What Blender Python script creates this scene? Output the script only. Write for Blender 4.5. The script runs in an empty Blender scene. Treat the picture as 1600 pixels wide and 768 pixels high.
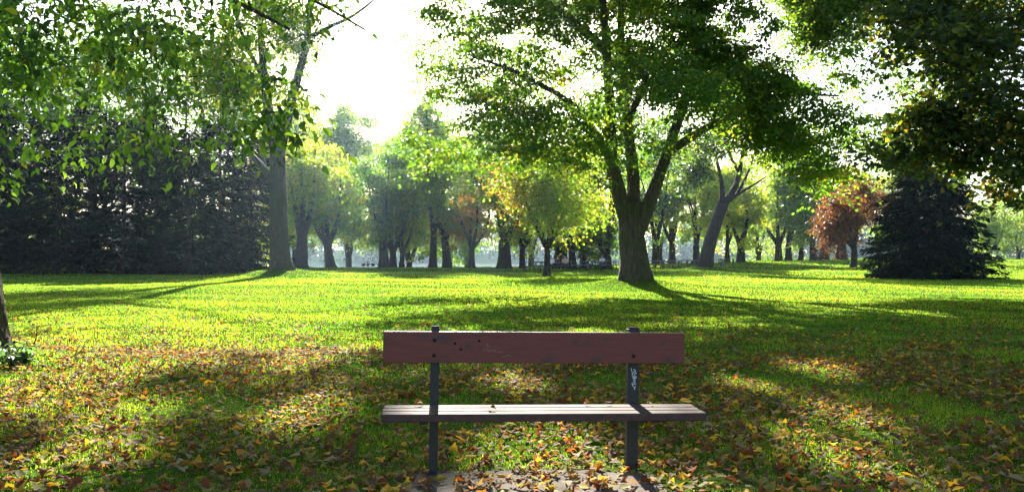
import bpy, math, random
import numpy as np
from mathutils import Vector, Matrix

# ------------------------------------------------------------------ camera, sky, sun, exposure
C = bpy.context.scene.collection
sc = bpy.context.scene
F = 1244.0                      # focal length in pixels of the 1600 px wide photograph
CAMZ = 1.31
cam = bpy.data.cameras.new('camera'); camo = bpy.data.objects.new('camera', cam); C.objects.link(camo)
cam.sensor_width = 36; cam.lens = 28.0; cam.shift_y = 0.010
cam.clip_start = 0.1; cam.clip_end = 3000
camo.location = (0, 0, CAMZ); camo.rotation_euler = (math.pi / 2, 0, 0)
sc.camera = camo

SUN_EL = math.radians(27.0); SUN_AZ = math.radians(-4.5)      # azimuth from +Y towards +X
w = bpy.data.worlds.new('World'); sc.world = w; w.use_nodes = True
nt = w.node_tree
sky = nt.nodes.new('ShaderNodeTexSky'); sky.sky_type = 'NISHITA'; sky.sun_disc = False
sky.sun_elevation = SUN_EL; sky.sun_rotation = SUN_AZ
sky.air_density = 1.0; sky.dust_density = 1.6; sky.ozone_density = 1.0
bg = nt.nodes['Background']; bg.inputs['Strength'].default_value = 0.05
nt.links.new(sky.outputs[0], bg.inputs[0])
S = Vector((math.sin(SUN_AZ) * math.cos(SUN_EL), math.cos(SUN_AZ) * math.cos(SUN_EL), math.sin(SUN_EL)))
sl = bpy.data.lights.new('sun', 'SUN'); slo = bpy.data.objects.new('sun', sl); C.objects.link(slo)
sl.energy = 5.0; sl.angle = math.radians(0.5); sl.color = (1.0, 0.94, 0.84)
slo.rotation_euler = S.to_track_quat('Z', 'Y').to_euler(); slo.location = S * 60
sc.view_settings.view_transform = 'Standard'; sc.view_settings.look = 'None'
sc.view_settings.exposure = 2.72; sc.view_settings.gamma = 1.0; sc.view_settings.use_curve_mapping = False
cy = sc.cycles
cy.use_denoising = True; cy.max_bounces = 8; cy.diffuse_bounces = 6; cy.glossy_bounces = 2
cy.transmission_bounces = 5; cy.volume_bounces = 0; cy.transparent_max_bounces = 8
cy.caustics_reflective = False; cy.caustics_refractive = False
cy.use_adaptive_sampling = False
HAZE = 0.00016

# ------------------------------------------------------------------ helpers
def rng_(s): return np.random.default_rng(s)
def nrm(v):
    v = np.asarray(v, float); n = np.linalg.norm(v, axis=-1, keepdims=True); n[n < 1e-9] = 1; return v / n
def at(px, py, d):                    # where a thing seen at that pixel stands, at distance d
    return np.array([(px - 800) / F * d, d, CAMZ - (py - 400) / F * d])
def tag(o, label=None, cat=None, group=None, kind=None):
    for k, v in (('label', label), ('category', cat), ('group', group), ('kind', kind)):
        if v: o[k] = v
    return o
def empty(name, loc, label=None, cat=None, group=None, rz=0):
    o = bpy.data.objects.new(name, None); C.objects.link(o); o.location = tuple(loc); o.rotation_euler = (0, 0, rz)
    o.empty_display_size = 0.3
    return tag(o, label, cat, group)
def copy_tree(o, parent=None):
    c = o.copy(); C.objects.link(c); c.parent = parent
    for ch in [x for x in o.children]: copy_tree(ch, c)
    return c
class MB:
    def __init__(s): s.v = []; s.f = []; s.n = 0; s.c = []
    def add(s, v, faces, col=None):
        v = np.asarray(v, float).reshape(-1, 3)
        s.v.append(v); s.f += [[i + s.n for i in f] for f in faces]; s.n += len(v)
        if col is not None: s.c.append(np.tile(np.asarray(col, float), (len(v), 1)))
    def box(s, c, size, rot=None, bev=0.0):
        c = np.asarray(c, float); h = np.asarray(size, float) / 2
        if bev <= 0:
            v = np.array([[x, y, z] for x in (-1, 1) for y in (-1, 1) for z in (-1, 1)]) * h
            f = [(0, 1, 3, 2), (4, 6, 7, 5), (0, 4, 5, 1), (2, 3, 7, 6), (0, 2, 6, 4), (1, 5, 7, 3)]
        else:
            v = []; idx = {}
            for x in (-1, 1):
                for y in (-1, 1):
                    for z in (-1, 1):
                        for a in range(3):
                            p = np.array([x, y, z]) * (h - bev); p[a] += (x, y, z)[a] * bev
                            idx[(x, y, z, a)] = len(v); v.append(p)
            f = []
            for a in range(3):
                b, d = (a + 1) % 3, (a + 2) % 3
                for sgn in (-1, 1):
                    q = []
                    for (i, j) in ((-1, -1), (1, -1), (1, 1), (-1, 1)):
                        k = [0, 0, 0]; k[a] = sgn; k[b] = i; k[d] = j; q.append(idx[(*k, a)])
                    f.append(q if sgn > 0 else q[::-1])
                    for sg2 in (-1, 1):      # edges along axis d between faces a and b
                        k1 = [0, 0, 0]; k1[a] = sgn; k1[b] = sg2; k2 = list(k1); k1[d] = -1; k2[d] = 1
                        f.append([idx[(*k1, a)], idx[(*k2, a)], idx[(*k2, b)], idx[(*k1, b)]])
            for x in (-1, 1):
                for y in (-1, 1):
                    for z in (-1, 1): f.append([idx[(x, y, z, a)] for a in range(3)])
            v = np.array(v)
        if rot is not None: v = v @ np.asarray(rot).T
        s.add(v + c, f)
    def tube(s, pts, rad, sides=6, lobes=None, cap=True):
        pts = np.asarray(pts, float); rad = np.asarray(rad, float); n = len(pts)
        t = nrm(np.gradient(pts, axis=0)); ref = np.array([1.0, 0.13, 0.07]) if abs(t[0][0]) < .8 else np.array([0.1, 1.0, 0.07])
        a = np.arange(sides) * 2 * math.pi / sides; V = []
        u = ref - t[0] * ref.dot(t[0]); u /= np.linalg.norm(u)
        for i in range(n):
            u = u - t[i] * u.dot(t[i]); u /= np.linalg.norm(u); b = np.cross(t[i], u)
            r = rad[i] * (lobes(i, a, pts[i]) if lobes else np.ones(sides))
            V.append(pts[i] + (np.cos(a) * r)[:, None] * u + (np.sin(a) * r)[:, None] * b)
        fs = []
        for i in range(n - 1):
            for j in range(sides):
                k = (j + 1) % sides
                fs.append((i * sides + j, i * sides + k, (i + 1) * sides + k, (i + 1) * sides + j))
        if cap: fs.append([(n - 1) * sides + j for j in range(sides)]); fs.append([j for j in range(sides)][::-1])
        s.add(np.concatenate(V), fs)
    def build(s, name, mat, parent=None, smooth=False):
        me = bpy.data.meshes.new(name)
        me.from_pydata(np.concatenate(s.v).tolist(), [], s.f)
        if s.c:
            at_ = me.color_attributes.new('col', 'FLOAT_COLOR', 'POINT'); cc = np.concatenate(s.c)
            cc = np.concatenate([cc, np.ones((len(cc), 1))], 1); at_.data.foreach_set('color', cc.ravel())
        if smooth: me.polygons.foreach_set('use_smooth', [True] * len(me.polygons))
        me.update(); me.materials.append(mat)
        o = bpy.data.objects.new(name, me); C.objects.link(o); o.parent = parent
        return o
# leaf templates: local x along the leaf, y across, z along its normal
T_SIMPLE = (np.array([[0, 0, 0], [.5, .36, .10], [1, 0, -.08], [.5, -.36, .10]]), [(0, 2, 1), (0, 3, 2)])
T_NEEDLE = (np.array([[0, .05, 0], [.45, .13, .03], [1, 0, -.10], [.5, -.12, .03]]), [(0, 2, 1), (0, 3, 2)])
def _oval():
    xs = [0, .22, .5, .78, 1.0]; ws = [.03, .20, .25, .15, .0]; zs = [0, .05, .05, -.03, -.18]
    v = []; f = []
    for x, wd, z in zip(xs, ws, zs): v += [[x, wd, z + wd * .45], [x, 0, z], [x, -wd, z + wd * .45]]
    for i in range(4):
        for j in (0, 1):
            a = i * 3 + j; f.append((a, a + 1, a + 4, a + 3))
    return np.array(v), f
T_OVAL = _oval()
def _maple(curl=.12):
    # a five-lobed outline
    pts = [(0, 0), (.05, .20), (-.02, .34), (.20, .30), (.26, .55), (.42, .42), (.50, .30), (.72, .26), (.68, .14), (1.0, 0),
           (.68, -.14), (.72, -.26), (.50, -.30), (.42, -.42), (.26, -.55), (.20, -.30), (-.02, -.34), (.05, -.20)]
    v = [[x, y, curl * (y * y * 2 - (x - .4) ** 2)] for x, y in pts] + [[.36, 0, -.04]]
    n = len(pts)
    return np.array(v), [(i, n, (i + 1) % n) for i in range(n)]
T_MAPLE = _maple()
def scatter(name, pos, axis, normal, size, cols, tmpl, mat, parent=None, smooth=False):
    """many leaves or blades as one mesh; cols is one colour per leaf"""
    tv, tf = tmpl; pos = np.asarray(pos, float); n = len(pos)
    a = nrm(axis); nn = np.asarray(normal, float); nn = nrm(nn - a * (nn * a).sum(1, keepdims=True)); s = np.cross(nn, a)
    size = np.broadcast_to(np.asarray(size, float), (n,)) if np.ndim(size) < 2 else np.asarray(size)
    sx, sy, sz = (size, size, size) if size.ndim == 1 else (size[:, 0], size[:, 1], size[:, 2])
    k = len(tv)
    V = pos[:, None, :] + (sx[:, None] * tv[None, :, 0])[..., None] * a[:, None, :] \
        + (sy[:, None] * tv[None, :, 1])[..., None] * s[:, None, :] + (sz[:, None] * tv[None, :, 2])[..., None] * nn[:, None, :]
    V = V.reshape(-1, 3).astype(np.float32)
    fl = np.concatenate([np.array(f) for f in tf]); ln = np.array([len(f) for f in tf])
    L = (fl[None, :] + (np.arange(n) * k)[:, None]).ravel().astype(np.int32)
    tot = np.tile(ln, n); st = np.concatenate([[0], np.cumsum(tot)[:-1]]).astype(np.int32)
    me = bpy.data.meshes.new(name)
    me.vertices.add(len(V)); me.vertices.foreach_set('co', V.ravel())
    me.loops.add(len(L)); me.loops.foreach_set('vertex_index', L)
    me.polygons.add(len(st)); me.polygons.foreach_set('loop_start', st)
    if smooth: me.polygons.foreach_set('use_smooth', np.ones(len(st), bool))
    at_ = me.color_attributes.new('col', 'FLOAT_COLOR', 'POINT')
    cc = np.concatenate([np.repeat(np.asarray(cols, float), k, axis=0), np.ones((n * k, 1))], 1)
    at_.data.foreach_set('color', cc.ravel().astype(np.float32))
    me.update(calc_edges=True); me.materials.append(mat)
    o = bpy.data.objects.new(name, me); C.objects.link(o); o.parent = parent
    return o
def spline(pts, n=12):
    pts = np.asarray(pts, float)
    if len(pts) == 2: return pts[0] + (pts[1] - pts[0]) * np.linspace(0, 1, n)[:, None]
    P = np.vstack([2 * pts[0] - pts[1], pts, 2 * pts[-1] - pts[-2]]); m = len(pts) - 1; out = []
    for t in np.linspace(0, m, n):
        i = min(int(t), m - 1); u = t - i; p0, p1, p2, p3 = P[i:i + 4]
        out.append(.5 * (2 * p1 + (p2 - p0) * u + (2 * p0 - 5 * p1 + 4 * p2 - p3) * u * u + (3 * p1 - p0 - 3 * p2 + p3) * u ** 3))
    return np.array(out)
class Field:                          # a cheap smooth random field
    def __init__(s, seed, scale, dim=3, n=7):
        r = rng_(seed); s.k = r.normal(size=(n, dim)) / scale; s.p = r.uniform(0, 6.28, n); s.n = n
    def __call__(s, p): return np.sin(np.asarray(p) @ s.k.T * 2.2 + s.p).sum(-1) / math.sqrt(s.n / 2)

# ------------------------------------------------------------------ materials
def new_mat(name):
    m = bpy.data.materials.new(name); m.use_nodes = True; t = m.node_tree; return m, t, t.nodes['Principled BSDF'], t.nodes['Material Output']
def N(t, kind, **kw):
    n = t.nodes.new(kind)
    for k, v in kw.items():
        if k in n.inputs: n.inputs[k].default_value = v
        else: setattr(n, k, v)
    return n
def ramp(t, fac, stops):
    r = t.nodes.new('ShaderNodeValToRGB'); e = r.color_ramp.elements
    while len(e) < len(stops): e.new(.5)
    for x, (p, c) in zip(e, stops): x.position = p; x.color = (*c, 1)
    t.links.new(fac, r.inputs[0]); return r.outputs[0]
def leaf_mat(name, trans=.54, gain=(3.2, 3.2, 1.3), rough=.45, spec=.35):
    m, t, b, out = new_mat(name)
    a = N(t, 'ShaderNodeAttribute', attribute_name='col')
    t.links.new(a.outputs['Color'], b.inputs['Base Color']); b.inputs['Roughness'].default_value = rough
    b.inputs['Specular IOR Level'].default_value = spec
    mul = N(t, 'ShaderNodeMix', data_type='RGBA', blend_type='MULTIPLY'); mul.inputs[0].default_value = 1; mul.clamp_result = False
    t.links.new(a.outputs['Color'], mul.inputs[6]); mul.inputs[7].default_value = (*gain, 1)
    tr = N(t, 'ShaderNodeBsdfTranslucent'); t.links.new(mul.outputs[2], tr.inputs['Color'])
    mx = N(t, 'ShaderNodeMixShader'); mx.inputs[0].default_value = trans
    t.links.new(b.outputs[0], mx.inputs[1]); t.links.new(tr.outputs[0], mx.inputs[2]); t.links.new(mx.outputs[0], out.inputs[0])
    return m
M = {}
M['leaf'] = leaf_mat('tree leaves')
M['needle'] = leaf_mat('conifer needles', trans=.15, gain=(1.5, 1.6, 1.0), rough=.8, spec=.05)
M['blade'] = leaf_mat('grass blades', trans=.55, gain=(4.3, 3.7, 1.9), rough=.6, spec=.10)
M['litter'] = leaf_mat('fallen leaves', trans=.35, gain=(1.9, 1.5, .8), rough=.75, spec=.08)
def bark_mat(name, c0, c1, moss=None, scale=5.0, bump=.6):
    m, t, b, out = new_mat(name)
    tc = N(t, 'ShaderNodeTexCoord'); mp = N(t, 'ShaderNodeMapping'); mp.inputs['Scale'].default_value = (scale * 2.4, scale * 2.4, scale * .45)
    t.links.new(tc.outputs['Object'], mp.inputs[0])
    n1 = N(t, 'ShaderNodeTexNoise', Scale=1.0, Detail=6.0, Roughness=.65); t.links.new(mp.outputs[0], n1.inputs[0])
    v1 = N(t, 'ShaderNodeTexVoronoi', feature='DISTANCE_TO_EDGE', Scale=.9); t.links.new(mp.outputs[0], v1.inputs[0])
    col = ramp(t, n1.outputs[0], [(.3, c0), (.7, c1)])
    n2 = N(t, 'ShaderNodeTexNoise', Scale=1.1, Detail=4.0); t.links.new(tc.outputs['Object'], n2.inputs[0])
    if moss:
        mx = N(t, 'ShaderNodeMix', data_type='RGBA'); t.links.new(ramp(t, n2.outputs[0], [(.42, (0, 0, 0)), (.62, (.75, .75, .75))]), mx.inputs[0])
        t.links.new(col, mx.inputs[6]); mx.inputs[7].default_value = (*moss, 1); col = mx.outputs[2]
    t.links.new(col, b.inputs['Base Color']); b.inputs['Roughness'].default_value = .9; b.inputs['Specular IOR Level'].default_value = .15
    ad = N(t, 'ShaderNodeMath', operation='ADD'); t.links.new(n1.outputs[0], ad.inputs[0])
    cr = ramp(t, v1.outputs[0], [(0, (0, 0, 0)), (.18, (1, 1, 1))]); t.links.new(cr, ad.inputs[1])
    bp = N(t, 'ShaderNodeBump', Strength=1.0, Distance=.09 if scale < 8 else .05); t.links.new(ad.outputs[0], bp.inputs['Height']); t.links.new(bp.outputs[0], b.inputs['Normal'])
    return m
M['bark'] = bark_mat('grey brown bark', (.045, .036, .026), (.15, .12, .085), (.07, .085, .03))
M['bark_dark'] = bark_mat('dark bark', (.025, .02, .016), (.075, .06, .045))
M['bark_near'] = bark_mat('mossy furrowed bark', (.03, .023, .016), (.13, .095, .06), (.075, .08, .02), scale=11)

def ground_mat():
    m, t, b, out = new_mat('park lawn')
    tc = N(t, 'ShaderNodeTexCoord')
    n1 = N(t, 'ShaderNodeTexNoise', Scale=.35, Detail=6.0, Roughness=.6); t.links.new(tc.outputs['Object'], n1.inputs[0])
    n2 = N(t, 'ShaderNodeTexNoise', Scale=14.0, Detail=5.0, Roughness=.7); t.links.new(tc.outputs['Object'], n2.inputs[0])
    c = ramp(t, n1.outputs[0], [(.3, (.045, .10, .012)), (.7, (.085, .14, .02))])
    d = ramp(t, n2.outputs[0], [(.25, (.35, .35, .35)), (.75, (1.1, 1.1, 1.1))])
    mx = N(t, 'ShaderNodeMix', data_type='RGBA', blend_type='MULTIPLY'); mx.inputs[0].default_value = 1
    t.links.new(c, mx.inputs[6]); t.links.new(d, mx.inputs[7]); col = mx.outputs[2]
    # worn earth, where the 'worn' attribute of the sheet says so
    a = N(t, 'ShaderNodeAttribute', attribute_name='worn')
    n3 = N(t, 'ShaderNodeTexNoise', Scale=1.6, Detail=5.0); t.links.new(tc.outputs['Object'], n3.inputs[0])
    mu = N(t, 'ShaderNodeMath', operation='MULTIPLY'); t.links.new(a.outputs['Fac'], mu.inputs[0])
    t.links.new(ramp(t, n3.outputs[0], [(.35, (0, 0, 0)), (.6, (1, 1, 1))]), mu.inputs[1])
    m2 = N(t, 'ShaderNodeMix', data_type='RGBA'); t.links.new(mu.outputs[0], m2.inputs[0]); t.links.new(col, m2.inputs[6])
    m2.inputs[7].default_value = (.20, .15, .10, 1)
    t.links.new(m2.outputs[2], b.inputs['Base Color']); b.inputs['Roughness'].default_value = .95; b.inputs['Specular IOR Level'].default_value = .0
    bp = N(t, 'ShaderNodeBump', Strength=.8, Distance=.04); t.links.new(n2.outputs[0], bp.inputs['Height']); t.links.new(bp.outputs[0], b.inputs['Normal'])
    return m
M['ground'] = ground_mat()
def plain(name, col, rough=.6, spec=.3, var=.25, scale=12.0, metal=0.0, bump=.15):
    m, t, b, out = new_mat(name)
    tc = N(t, 'ShaderNodeTexCoord'); n1 = N(t, 'ShaderNodeTexNoise', Scale=scale, Detail=5.0, Roughness=.65); t.links.new(tc.outputs['Object'], n1.inputs[0])
    c = np.array(col)
    t.links.new(ramp(t, n1.outputs[0], [(.3, tuple(c * (1 - var))), (.7, tuple(c * (1 + var)))]), b.inputs['Base Color'])
    b.inputs['Roughness'].default_value = rough; b.inputs['Specular IOR Level'].default_value = spec; b.inputs['Metallic'].default_value = metal
    if bump:
        bp = N(t, 'ShaderNodeBump', Strength=bump, Distance=.01); t.links.new(n1.outputs[0], bp.inputs['Height']); t.links.new(bp.outputs[0], b.inputs['Normal'])
    return m

# ------------------------------------------------------------------ terrain
MOUNDS = [(at(992, 440, 34.7)[0], 34.9, .32, 2.2), (at(440, 430, 53)[0], 53.2, .45, 2.6), (at(1103, 424, 66)[0], 66, .3, 2.0), (-6.5, 9.9, .12, .9)]
def sstep(a, b, x):
    t = np.clip((np.asarray(x, float) - a) / (b - a), 0, 1); return t * t * (3 - 2 * t)
_gf = Field(5, 9.0, 2); _gf2 = Field(6, 2.0, 2)
def ground_z(x, y):
    x = np.asarray(x, float); y = np.asarray(y, float); p = np.stack([x, y], -1)
    z = .035 * _gf(p) * sstep(8, 25, y) + .012 * _gf2(p) * sstep(5.5, 9, y)
    z = z + .75 * sstep(-6, 45, x) * sstep(45, 105, y) + .06 * sstep(40, 75, y)
    brow = 90 + 14 * sstep(0, 30, x) + 160 * sstep(48, 75, x)
    z = z - 4.2 * sstep(0, 26, y - brow)
    z = z + 9.0 * sstep(360, 470, y) * (1 - sstep(48, 75, x) * .4)
    for mx, my, h, r in MOUNDS: z = z + h * np.exp(-((x - mx) ** 2 + (y - my) ** 2) / r ** 2)
    return z
def gz(x, y): return float(ground_z(np.array([x]), np.array([y]))[0])
def worn(x, y):
    w1 = np.exp(-((y - 10.9 - .05 * x) / .45) ** 2) * sstep(-10, -6.5, x) * (1 - sstep(-2.4, -.5, x)) * .9
    w2 = np.exp(-(((x - .15) / 1.0) ** 2 + ((y - 4.6) / .42) ** 2)) * .85
    return np.clip(w1 + w2, 0, 1)
ys = np.concatenate([np.linspace(-60, 0, 13)[:-1], np.arange(0, 16, .25), np.arange(16, 60, .8), np.arange(60, 135, 1.5), np.linspace(135, 640, 46)])
xs_ = np.concatenate([np.linspace(-360, -60, 26)[:-1], np.arange(-60, -14, 1.0), np.arange(-14, 14, .35), np.arange(14, 60, 1.0), np.linspace(60, 360, 26)])
X, Y = np.meshgrid(xs_, ys); Z = ground_z(X, Y); nx, ny = len(xs_), len(ys)
gm = bpy.data.meshes.new('ground')
idx = np.arange(nx * ny).reshape(ny, nx)
quads = np.stack([idx[:-1, :-1], idx[:-1, 1:], idx[1:, 1:], idx[1:, :-1]], -1).reshape(-1, 4)
gm.from_pydata(np.stack([X, Y, Z], -1).reshape(-1, 3).tolist(), [], quads.tolist())
wa = gm.attributes.new('worn', 'FLOAT', 'POINT'); wa.data.foreach_set('value', worn(X, Y).ravel().astype(np.float32))
gm.polygons.foreach_set('use_smooth', [True] * len(gm.polygons)); gm.update(); gm.materials.append(M['ground'])
go = bpy.data.objects.new('ground', gm); C.objects.link(go); tag(go, kind='structure')

m, t, b, out = new_mat('lake water')
b.inputs['Base Color'].default_value = (.05, .10, .13, 1); b.inputs['Roughness'].default_value = .06
tc = N(t, 'ShaderNodeTexCoord'); n1 = N(t, 'ShaderNodeTexNoise', Scale=1.2, Detail=4.0); t.links.new(tc.outputs['Object'], n1.inputs[0])
bp = N(t, 'ShaderNodeBump', Strength=.03, Distance=.2); t.links.new(n1.outputs[0], bp.inputs['Height']); t.links.new(bp.outputs[0], b.inputs['Normal'])
mb = MB(); mb.add([(-359, 95, -2.4), (359, 95, -2.4), (359, 440, -2.4), (-359, 440, -2.4)], [(0, 1, 2, 3)])
tag(mb.build('lake', m), kind='structure')

# concrete pad under the bench
M['concrete'] = plain('weathered concrete', (.12, .105, .085), .95, .03, .3, 7.0, bump=.4)
# ------------------------------------------------------------------ trees
G_MAPLE = [((.034, .074, .010), 5), ((.052, .098, .012), 4), ((.095, .125, .012), 1.3), ((.17, .14, .012), .3)]
G_DARK = [((.020, .045, .010), 5), ((.032, .060, .012), 3), ((.055, .075, .012), 1)]
G_YELLOW = [((.10, .135, .014), 4), ((.16, .155, .015), 3), ((.065, .105, .014), 3), ((.24, .18, .02), .8)]
G_PALE = [((.055, .090, .030), 4), ((.075, .105, .035), 3), ((.10, .115, .03), 2)]
G_ORANGE = [((.20, .085, .015), 4), ((.15, .10, .015), 3), ((.09, .09, .015), 2)]
G_RED = [((.068, .020, .013), 4), ((.085, .030, .014), 3), ((.045, .018, .012), 3), ((.08, .045, .018), 1.5)]
def pick(r, pal, n, coh=None, ncl=None):
    """one colour per leaf, leaves of a cluster leaning to one of the colours"""
    c = np.array([p[0] for p in pal]); wt = np.array([p[1] for p in pal], float); wt /= wt.sum()
    i = r.choice(len(pal), n, p=wt)
    if coh is not None:
        base = r.choice(len(pal), ncl, p=wt)[coh]; i = np.where(r.random(n) < .6, base, i)
    return c[i] * r.uniform(.75, 1.3, (n, 1)) * r.uniform(.9, 1.1, (n, 3))
# openings in the high crowns through which the sun reaches the ground: (x, y, z, radius)
OPEN = [(-.3, 4.6, .42, .36), (.5, 4.65, .42, .42), (1.0, 4.85, .43, .30), (.15, 5.25, 0, .55), (-1.7, 6.5, 0, .42), (-2.7, 4.9, 0, .42), (-4.6, 7.9, 0, .8), (3.5, 9.0, 0, .42), (2.7, 6.3, 0, .34), (2.2, 4.9, 0, .34),
        (.1, 8.1, 0, .38), (2.3, 8.2, 0, .30), (-3.2, 6.4, 0, .42), (-2.6, 9.4, 0, .45), (1.4, 13.5, 0, .5)]
OPEN_HIGH = OPEN + [(11.3, 20, 5.8, .8), (10.2, 20, 6.3, .7), (12.2, 19, 2.9, .9), (12, 19.5, 4.0, .9), (9.6, 20, 4.6, .6), (13.0, 20, 7.5, .8), (8.4, 29, 5.2, .8), (12.5, 30, 6.0, .8)]   # over the right hand maple
def open_to_sun(p, rays):
    s_ = np.array(S); ok = np.ones(len(p), bool)
    for x, y, z, rad in rays:
        v = p - np.array([x, y, z]); tt = v @ s_; ok &= (np.linalg.norm(v - tt[:, None] * s_, axis=1) > rad)
    return ok
def sample_blobs(r, blobs, n, fld=None, thr=-9, shell=.55):
    wts = np.array([b[2] if len(b) > 2 else b[1][0] * b[1][1] * b[1][2] for b in blobs], float); wts /= wts.sum(); out = []
    while len(out) < n:
        m_ = n * 2; bi = r.choice(len(blobs), m_, p=wts)
        c = np.array([blobs[i][0] for i in bi]); rad = np.array([blobs[i][1] for i in bi])
        d = nrm(r.normal(size=(m_, 3))); u = r.random(m_) ** (shell / 1.5)
        p = c + d * u[:, None] * rad
        keep = p[:, 2] > 1.2
        if fld is not None: keep &= fld(p) > thr
        out += list(p[keep])
    return np.array(out[:n])
def leaf_cloud(r, centers, per, cr, flat=.35, outward=None, droop=.25):
    """leaves in flat sprays round each centre"""
    k = len(centers); cnt = r.poisson(per, k); ci = np.repeat(np.arange(k), cnt); n = len(ci)
    scl = r.uniform(.65, 1.35, k)[ci]
    tilt = nrm(np.stack([r.normal(0, .28, k), r.normal(0, .28, k), np.ones(k)], -1))[ci]
    d = r.normal(size=(n, 3)); d -= tilt * (d * tilt).sum(1, keepdims=True) * (1 - flat)
    off = d * (cr * .55 * scl)[:, None]
    off[:, 2] -= droop * (np.hypot(off[:, 0], off[:, 1]) ** 2) / max(cr, .01)
    ax = nrm(off + r.normal(0, .5 * cr, (n, 3)) + np.array([0, 0, -.25 * cr]))
    nn = nrm(np.stack([r.normal(0, .55, n), r.normal(0, .55, n), np.ones(n)], -1))
    return centers[ci] + off, ax, nn, ci
def grow_branches(r, chains, centers, curve=.14, rmax=.08, spread=.55):
    """a thin limb from the nearest wood to every leaf spray"""
    P = np.concatenate([c[0][len(c[0]) // 4:] for c in chains]); R = np.concatenate([c[1][len(c[0]) // 4:] for c in chains])
    d0 = np.array([np.linalg.norm(P - c, axis=1).min() for c in centers]); out = []
    P = list(P); R = list(R); PA = np.zeros((len(P) + 3 * len(centers), 3)); RA = np.zeros(len(PA)); PA[:len(P)] = P; RA[:len(R)] = R; k = len(P)
    for ci in np.argsort(d0):
        c = centers[ci]; D = PA[:k] - c; dist = np.linalg.norm(D, axis=1)
        cost = dist + spread * np.maximum(0, D[:, 2] + .25 * np.hypot(D[:, 0], D[:, 1])) - .8 * np.minimum(RA[:k], .1)
        j = int(cost.argmin()); p0 = PA[j]; L = np.linalg.norm(c - p0)
        mid = p0 * .5 + c * .5 + np.array([0, 0, curve * L]) + r.normal(0, .06 * L, 3)
        pts = spline([p0, mid, c], 5); rb = min(.62 * RA[j], .010 + .016 * L, rmax); rd = np.linspace(rb, max(.2 * rb, .006), 5)
        out.append((pts, rd)); PA[k:k + 3] = pts[2:]; RA[k:k + 3] = rd[2:]; k += 3
    return out
def flare(seed, base_z, H, amt):
    r = rng_(seed); ph = r.uniform(0, 6.28, 3)
    def f(i, a, p):
        g = math.exp(-max(0, p[2] - base_z) / H)
        return 1 + .05 * np.sin(3 * a + ph[0] + p[2]) + .035 * np.sin(7 * a + ph[1] - p[2] * 1.3) + g * amt * (.7 + .3 * np.sin(5 * a + ph[2]))
    return f
def tree_obj(name, base, label, cat='tree', group=None):
    return empty(name, base, label, cat, group)
def chain(pts, r0, r1, n=10, p=1.0):
    s = spline(pts, n); return s, r1 + (r0 - r1) * (1 - np.linspace(0, 1, n)) ** p
def make_tree(seed, name, base, label, main, blobs, ncl, per, leaf, cr, pal, bark='bark', tmpl=T_SIMPLE, group=None, thr=-.25, fscale=3.0, palfn=None,
              flareamt=.45, flareH=.5, sides=14, droop=.25, flat=.35, shell=.55, mat='leaf', rmax=.08, extra=None, curve=.14, sunny=None):
    """base: world point; main: chains of wood and blobs: crown lobes, both in coordinates relative to base"""
    r = rng_(seed); root = tree_obj(name, base, label, 'tree', group)
    tb = MB()
    for i, (pts, rd) in enumerate(main):
        big = rd[0] > .12
        tb.tube(pts, rd, sides if big else 7, flare(seed + i, 0.0, flareH, flareamt if i == 0 else .0) if big else None)
    cen = sample_blobs(r, blobs, ncl, Field(seed + 77, fscale), thr, shell)
    if sunny: cen = cen[open_to_sun(cen + np.asarray(base), sunny)]
    if extra is not None and len(extra): cen = np.concatenate([cen, extra])
    br = grow_branches(r, main, cen, rmax=rmax, curve=curve)
    for pts, rd in br: tb.tube(pts, rd, 4 if rd[0] < .03 else 6, cap=False)
    tb.build('trunk', M[bark], root, True)
    pos, ax, nn, ci = leaf_cloud(r, cen, per, cr, flat, droop=droop)
    if sunny:
        k_ = open_to_sun(pos + np.asarray(base), sunny) | (r.random(len(pos)) < .2); pos, ax, nn, ci = pos[k_], ax[k_], nn[k_], ci[k_]
    cols = pick(r, pal, len(pos), ci, len(cen))
    if palfn: cols = palfn(r, pos, cols, ci, cen)
    scatter('crown', pos, ax, nn, leaf * r.uniform(.7, 1.25, len(pos)), cols, tmpl, M[mat], root)
    return root
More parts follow.
